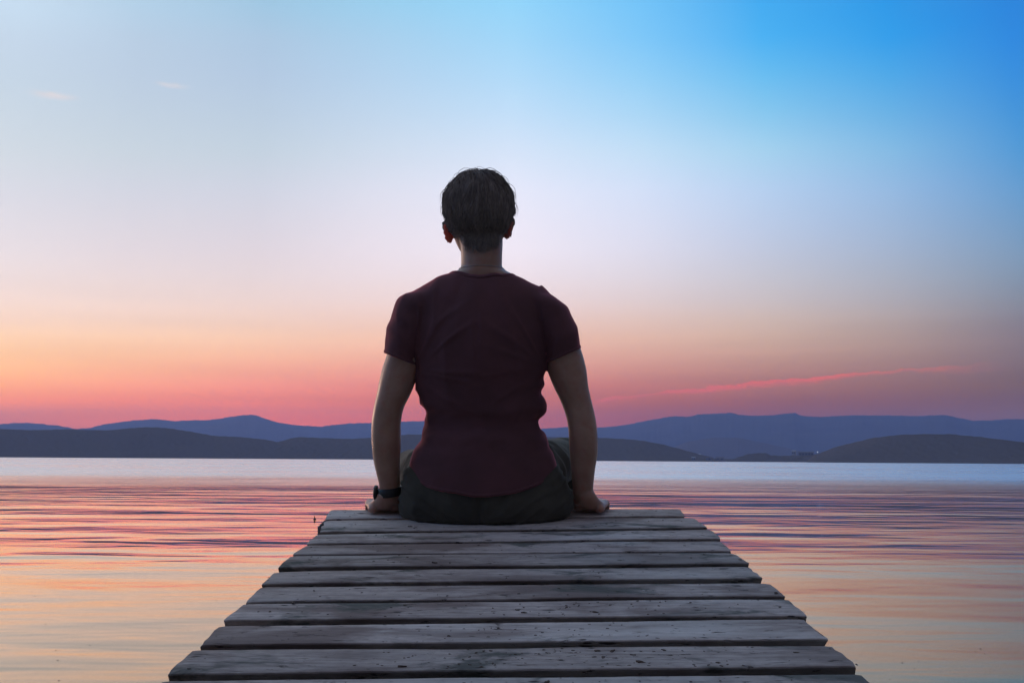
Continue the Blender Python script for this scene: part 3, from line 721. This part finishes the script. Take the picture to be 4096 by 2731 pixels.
# keep the largest piece
bm.verts.ensure_lookup_table(); seen = set(); best = []
for v in bm.verts:
    if v.index in seen: continue
    st = [v]; comp = []; seen.add(v.index)
    while st:
        q_ = st.pop(); comp.append(q_)
        for e in q_.link_edges:
            o_ = e.other_vert(q_)
            if o_.index not in seen: seen.add(o_.index); st.append(o_)
    if len(comp) > len(best): best = comp
bs = set(best); bmesh.ops.delete(bm, geom=[v for v in bm.verts if v not in bs], context='VERTS')
for _ in range(3):
    bmesh.ops.smooth_vert(bm, verts=[v for v in bm.verts if v.is_boundary], factor=.5, use_axis_x=True, use_axis_y=True, use_axis_z=True)
hem_loops = []; left = {v for v in bm.verts if v.is_boundary}
while left:
    v0 = left.pop(); loop = [v0.co.copy()]; cur_ = v0
    while True:
        nx = [e.other_vert(cur_) for e in cur_.link_edges if e.is_boundary and e.other_vert(cur_) in left]
        if not nx: break
        cur_ = nx[0]; left.discard(cur_); loop.append(cur_.co.copy())
    if len(loop) > 40: hem_loops.append(loop)
bm.to_mesh(shirt_me); bm.free()

# ---- trousers
tr = Shell()
HIPS = [(1810,1700,2155,2.30,.095),(1850,1648,2212,2.30,.100),(1890,1622,2248,2.30,.108),(1950,1604,2280,2.30,.119),(2000,1600,2290,2.302,.126),(2040,1604,2286,2.304,.124),(2068,1622,2268,2.306,.118),(2086,1655,2235,2.308,.110)]
tr.slab(HIPS, n=64, ex=2.2)
for hp, kn, an in ((HL, KL, AL), (HR, KR, AR)):
    tr.tube([(hp + Vector((0, .03, 0)), .080, .080), (hp.lerp(kn, .4), .084, .080), (hp.lerp(kn, .75), .075, .070), (kn + Vector((0, -.01, 0)), .067, .064)], n=32)
    tr.tube([(kn + Vector((0, -.012, .004)), .066, .063), (kn.lerp(an, .15), .066, .066), (kn.lerp(an, .5), .064, .068), (kn.lerp(an, .86), .062, .066)], n=32)
tr_me = tr.fuse('trousers', .0055, 4)
def tr_fold(c, n_):
    d = .0030 * noise.noise(Vector((c.x * 12, c.y * 8, c.z * 12)))
    k = math.exp(-((c.y - 2.42) / .09) ** 2)
    d += .0105 * k * noise.noise(Vector((c.x * 30 + c.z * 10, c.y * 34, c.z * 12)))
    if c.y < 2.36:                                     # seat: middle seam, creases where the cloth is pulled
        d -= .0055 * math.exp(-((c.x - XC) / .007) ** 2)
        cr = 1 - abs(noise.noise(Vector((abs(c.x - XC) * 9, c.z * 30 - abs(c.x - XC) * 22, 3.3)))) * 2.6
        d += .0065 * max(0, cr) ** 2 * min(1, abs(c.x - XC) / .06)
    k2 = math.exp(-((c.y - 2.70) / .10) ** 2)
    d += .0055 * k2 * noise.noise(Vector((c.x * 14, c.y * 14 + c.z * 30, c.z * 30)))
    return d
folds(tr_me, tr_fold)
co = local(tr_me); m_ = (co[:, 1] < 2.387) & (co[:, 2] < .004); co[m_, 2] = .0015 + .0 * co[m_, 2]
# nothing may sink into the last board's end
set_co(tr_me, co)

# sit the skin under the clothes
for me_ in (body_me, shirt_me, tr_me): to_seat(me_)
o_body = link_mesh('body', body_me, M_SKIN, man)
o_shirt = link_mesh('t_shirt', shirt_me, M_SHIRT, man)
sm = o_shirt.modifiers.new('thickness', 'SOLIDIFY'); sm.thickness = .0028; sm.offset = -.5
o_tr = link_mesh('trousers', tr_me, M_TROUS, man)
for loop in hem_loops:        # ribbed collar, turned sleeve hems, bottom hem
    A_ = np.array(loop)
    for _ in range(6): A_ = (np.roll(A_, 1, 0) + 2 * A_ + np.roll(A_, -1, 0)) / 4
    st_ = max(1, len(A_) // 160); A_ = A_[::st_]; k = len(A_)
    c_ = Vector(A_.mean(0)); nm = 'collar' if c_.z > zs(1200) else ('bottom_hem' if abs(c_.x - XC) < .1 else 'sleeve_hem')
    r1, r2 = (.0024, .0065) if nm == 'collar' else (.0021, .0045)
    v, f = [], []
    for i in range(k):
        p = Vector(A_[i]); tg = Vector(A_[(i + 1) % k] - A_[i - 1]).normalized()
        out_ = (p - c_); out_ -= tg * out_.dot(tg); out_.normalize()
        if nm == 'collar': w_ = Vector((p.x - nc.x, p.y - nc.y, 0)).normalized() * .8 + Vector((0, 0, -.6))
        else: w_ = Vector((0, 0, -1))
        w_ -= tg * w_.dot(tg); w_.normalize(); o2 = tg.cross(w_)
        for j in range(8):
            a_ = 2 * math.pi * j / 8
            v.append(p + o2 * (r1 * math.cos(a_)) + w_ * (r2 * math.sin(a_)) - SEAT)
    for i in range(k):
        for j in range(8):
            f.append((i * 8 + j, i * 8 + (j + 1) % 8, ((i + 1) % k) * 8 + (j + 1) % 8, ((i + 1) % k) * 8 + j))
    mesh_obj(nm, v, f, M_SHIRT, o_shirt)

# ---- hair
def m_hair(t, out):
    p = t.add('ShaderNodeTexCoord').outputs['Object']
    n = t.noise(p, 60, 4, .6)
    at = t.add('ShaderNodeAttribute'); at.attribute_name = 'tone'
    k = t.math('ADD', t.math('MULTIPLY', at.outputs['Fac'], .75), t.math('MULTIPLY', t.rng(n, .35, .65), .25))
    principled(t, out, Base_Color=t.mix(k, (.20, .175, .175), (.50, .42, .38)), Roughness=.62, Specular_IOR_Level=.22)
M_HAIR = material('brown_hair', m_hair)
HCn = pt(1914, 845, 2.330)
def scalp(dv):
    hit = BV.ray_cast(HCn + dv * .03, dv)
    return hit[3] + .03 if hit[0] is not None else .10
CROWN = Vector((.10, -.55, .83)).normalized()
def proj(v):
    return v.x * F / v.y + CX, CY - (v.z - H) * F / v.y
def hairline(p):              # True where hair grows (point on the head)
    px, py = proj(p); yy = p.y - HCn.y
    if yy > .075: return py < 800                     # fringe
    if yy > .035: return py < 800 + (.075 - yy) / .04 * 70
    if yy > -.012: return py < 862                    # above and round the ears
    if yy > -.035: return py < 950
    u = abs(px - 1922) / 84
    return py < 1020 - 30 * min(u, 1.3) ** 4
def grows(p):                 # how far hair may hang
    px, py = proj(p); yy = p.y - HCn.y
    j = 9 * noise.noise(p * 170)
    if yy > .03: return py < 890 + j
    if yy > -.03: return py < 866 + j
    if yy > -.055: return py < 940 + j
    u = abs(px - 1922) / 84
    return py < 1016 - 30 * min(u, 1.3) ** 4 + j * 1.6
hv, hf, ht = [], [], []
def strand(pts, r_, tone):
    b = len(hv); k = len(pts)
    for i, p in enumerate(pts):
        tg = (pts[min(i + 1, k - 1)] - pts[max(i - 1, 0)]).normalized()
        a = tg.orthogonal().normalized(); c = tg.cross(a)
        rr = r_ * (1 - .85 * (i / (k - 1)) ** 2.5)
        for j in range(3):
            hv.append(p + a * (rr * math.cos(j * 2.094)) + c * (rr * math.sin(j * 2.094)))
    ht.extend([tone] * (3 * k))
    for i in range(k - 1):
        for j in range(3):
            q0 = b + i * 3 + j; q1 = b + i * 3 + (j + 1) % 3
            hf.append((q0, q1, q1 + 3, q0 + 3))
# close cap under the strands
NT_, NP_ = 70, 110; grid = {}
for i in range(NT_ + 1):
    for j in range(NP_):
        th = math.pi * (.02 + .80 * i / NT_); ph = 2 * math.pi * j / NP_
        dv = Vector((math.sin(th) * math.cos(ph), math.sin(th) * math.sin(ph), math.cos(th)))
        p = HCn + dv * scalp(dv)
        if hairline(p) and not (p.y - HCn.y < -.03 and proj(p)[1] > 996 - 30 * min(abs(proj(p)[0] - 1922) / 84, 1.3) ** 4):
            px, py = proj(p)
            thick = .0068 * max(.12, min(1, (1030 - py) / 170))
            grid[i, j] = len(hv); hv.append(p + dv * thick); ht.append(.1)
for (i, j), a in list(grid.items()):
    q4 = [(i, j), (i + 1, j), (i + 1, (j + 1) % NP_), (i, (j + 1) % NP_)]
    if all(k in grid for k in q4): hf.append(tuple(grid[k] for k in q4))
cnt = 0; tries = 0
while cnt < 9500 and tries < 50000:
    tries += 1
    dv = Vector(rng.normal(size=3)).normalized()
    r0_ = scalp(dv); p = HCn + dv * r0_
    if not hairline(p): continue
    px, py = proj(p)
    if py > 980 and random.random() < (py - 980) / 60: continue
    low = max(0, min(1, (1030 - py) / 220))           # shorter towards the nape
    ln = (.018 + .040 * low) * random.uniform(.7, 1.2)
    clump = noise.noise_vector(dv * 6.0) * .8 + noise.noise_vector(dv * 20.0) * .45
    pts = []; d_ = dv.copy(); K = 7; lift = (.0035 + .0068 * low) * random.uniform(.35, 1.05) * (1 + .9 * noise.noise(dv * 7))
    if random.random() < .03: lift *= 1.6; ln *= 1.2
    for i in range(K):
        s = i / (K - 1)
        off = .002 + .0045 * max(0, (d_.dot(CROWN) - .80) / .20) + lift * math.sin(min(1, s * 1.25 + .12) * math.pi * .62)
        off *= 1 - .18 * s
        q_ = HCn + d_ * (scalp(d_) + off)
        if not grows(q_): break
        pts.append(q_)
        away = (d_ - CROWN * d_.dot(CROWN)); away = away.normalized() if away.length > .05 else Vector((random.uniform(-1, 1), random.uniform(-1, 1), 0)).normalized()
        g_ = away * .62 + Vector((0, 0, -.6)) + clump + Vector((.30, 0, 0)) * (1 if d_.z > .5 else 0)
        g_ = g_ - d_ * g_.dot(d_)
        if g_.length < 1e-4: break
        d_ = (d_ + g_.normalized() * (ln / (K - 1) / .10)).normalized()
    if len(pts) >= 3:
        strand(pts, random.uniform(.0004, .00085), min(1, max(0, random.gauss(.38, .12) + .75 * noise.noise(dv * 11)))); cnt += 1
o_hair = mesh_obj('hair', [v - SEAT for v in hv], hf, M_HAIR, man)
o_hair.data.attributes.new('tone', 'FLOAT', 'POINT').data.foreach_set('value', ht)

# ---- eyes
def m_eye(t, out): principled(t, out, Base_Color=(.75, .73, .70), Roughness=.1)
M_EYE = material('eye_white', m_eye)
for sg in (-1, 1):
    b_ = Shell(); b_.ball(P(fx + 46 * sg, 885, 2.402) - SEAT, .0125, .0125, .0105)
    mesh_obj('eye', b_.v, b_.f, M_EYE, man)

# ---- wristwatch on the left wrist, chain round the neck
M_BLK = flat('black_rubber', (.02, .02, .022), .45); M_STEEL = material('steel', lambda t, out: principled(t, out, Base_Color=(.55, .55, .58), Metallic=1.0, Roughness=.3))
wc = pt(1558, 1966, 2.321) - SEAT
watch = bpy.data.objects.new('wristwatch', None); COL.objects.link(watch); watch.parent = man; watch.location = wc
n = 40; v = []; f = []
prof = [(-.0115, .0005), (-.0105, .0030), (0, .0036), (.0105, .0030), (.0115, .0005), (.009, -.0006), (-.009, -.0006)]
for i in range(n):
    a = 2 * math.pi * i / n
    for z, dr in prof:
        v.append(((.0292 + dr) * math.cos(a), (.0270 + dr) * math.sin(a), z + .004 * math.cos(a)))
m_ = len(prof)
for i in range(n):
    for j in range(m_):
        f.append((i * m_ + j, ((i + 1) % n) * m_ + j, ((i + 1) % n) * m_ + (j + 1) % m_, i * m_ + (j + 1) % m_))
mesh_obj('strap', v, f, M_BLK, watch)
cs = Shell()
ringsz = []
for q_, sc_ in ((0, .86), (.0012, 1.0), (.0075, 1.0), (.0090, .88)):
    ringsz.append([Vector((-.0305 - q_, .0195 * sc_ * math.sin(2 * math.pi * j / 28), .0195 * sc_ * math.cos(2 * math.pi * j / 28) - .003)) for j in range(28)])
cs.rings(ringsz); mesh_obj('case', cs.v, cs.f, M_BLK, watch)
gl = Shell(); gl.rings([[Vector((-.0397 - q_, .0150 * math.sin(2 * math.pi * j / 28), .0150 * math.cos(2 * math.pi * j / 28) - .003)) for j in range(28)] for q_ in (0, .0006)])
mesh_obj('dial', gl.v, gl.f, M_PANE, watch)
cv, cf = [], []
cc = pt(1927, 1073, 2.298); NB = 150
for i in range(NB):
    a = 2 * math.pi * i / NB
    dv = Vector((math.cos(a), math.sin(a), 0))
    zc = cc.z + .0035 * math.sin(-a) - .0015 * abs(math.cos(a)) + (-.028 * max(0, math.sin(a)))
    org = Vector((cc.x, cc.y, zc)); hit = BV.ray_cast(org, dv)
    if hit[0] is None: continue
    b_ = Shell(); b_.ball(hit[0] + dv * .0008 - SEAT, .0013, .0013, .0010, n=6); o0 = len(cv); cv += b_.v; cf += [tuple(x + o0 for x in q_) for q_ in b_.f]
mesh_obj('neck_chain', cv, cf, M_STEEL, man)

# ------------------------------------------------------------------ litter on the boards and on the water
M_LEAF = flat('dry_leaf', (.07, .045, .035), .9); M_STRAW = flat('dry_straw', (.42, .38, .32), .9)
def flake(r_, seed):
    k = random.randint(5, 7); pts = []
    for i in range(k):
        a = 2 * math.pi * i / k + random.uniform(-.3, .3); q_ = r_ * random.uniform(.45, 1)
        pts.append(Vector((q_ * math.cos(a) * 1.5, q_ * math.sin(a) * .8, random.uniform(0, r_ * .35))))
    top = pts + [Vector((0, 0, r_ * random.uniform(.15, .45)))]
    bot = [Vector((p.x, p.y, 0)) for p in pts]
    vs = top + bot; fs = []
    for i in range(k):
        j = (i + 1) % k
        fs.append((i, j, k)); fs.append((k + 1 + i, k + 1 + j, j, i))
    fs.append(tuple(k + 1 + i for i in range(k))[::-1])
    return vs, fs
lv, lf = [], []
for _ in range(620):
    q4 = random.choice(quads[:11]); u, vv = random.random(), random.uniform(.06, .94)
    if random.random() < .55: u = min(1, max(0, random.gauss(.60, .16))); q4 = random.choice(quads[7:11] + quads[9:10] * 3)
    p = q4[0].lerp(q4[3], u).lerp(q4[1].lerp(q4[2], u), vv)
    if p.y > 2.16 and -.29 < p.x < .16: continue
    vs, fs = flake(random.uniform(.0008, .0028) if random.random() < .93 else random.uniform(.003, .0065), 0)
    a = random.gauss(0, .6); ca, sa = math.cos(a), math.sin(a); o0 = len(lv)
    lv += [Vector((p.x + x.x * ca - x.y * sa, p.y + x.x * sa + x.y * ca, x.z + .0004)) for x in vs]
    lf += [tuple(i + o0 for i in q_) for q_ in fs]
lit = mesh_obj('leaf_litter', lv, lf, M_LEAF, None, False); lit.matrix_world = DOCK
tag(lit, 'dark crumbs of leaf and bark scattered over the boards', 'leaf litter', None, 'stuff')
# specks floating on the water
def on_water(px, py):
    d_ = (rt * ((px - CX) / F) + up * (-(py - CY) / F) + fw); k = -HC / d_.z
    return EYE + d_ * k
fv, ff = [], []
spots = [(random.uniform(40, 900), random.uniform(2250, 2725)) for _ in range(22)] + [(random.uniform(3150, 4060), random.uniform(2330, 2720)) for _ in range(16)]
for px, py in spots:
    p = on_water(px, py); vs, fs = flake(random.uniform(.002, .0055), 0); o0 = len(fv)
    fv += [p + x + Vector((0, 0, .001)) for x in vs]; ff += [tuple(i + o0 for i in q_) for q_ in fs]
tag(mesh_obj('floating_specks', fv, ff, M_LEAF, None, False), 'tiny dark specks floating on the calm water near the jetty', 'floating debris', None, 'stuff')
p = on_water(1258, 2078)
vs, fs = [], []
for i in range(2):
    a, b_ = flake(.03, i); o0 = len(vs)
    vs += [Vector((x.x * .8, x.y * .8, x.z * 3 + .001)) if i == 0 else Vector((x.x * .35, x.y * .35, x.z * 5 + .02)) for x in a]; fs += [tuple(k + o0 for k in q_) for q_ in b_]
lo = mesh_obj('floating_leaf', vs, fs, M_LEAF, None, False); lo.location = p
tag(lo, 'dark curled leaf floating just left of the jetty end', 'leaf')
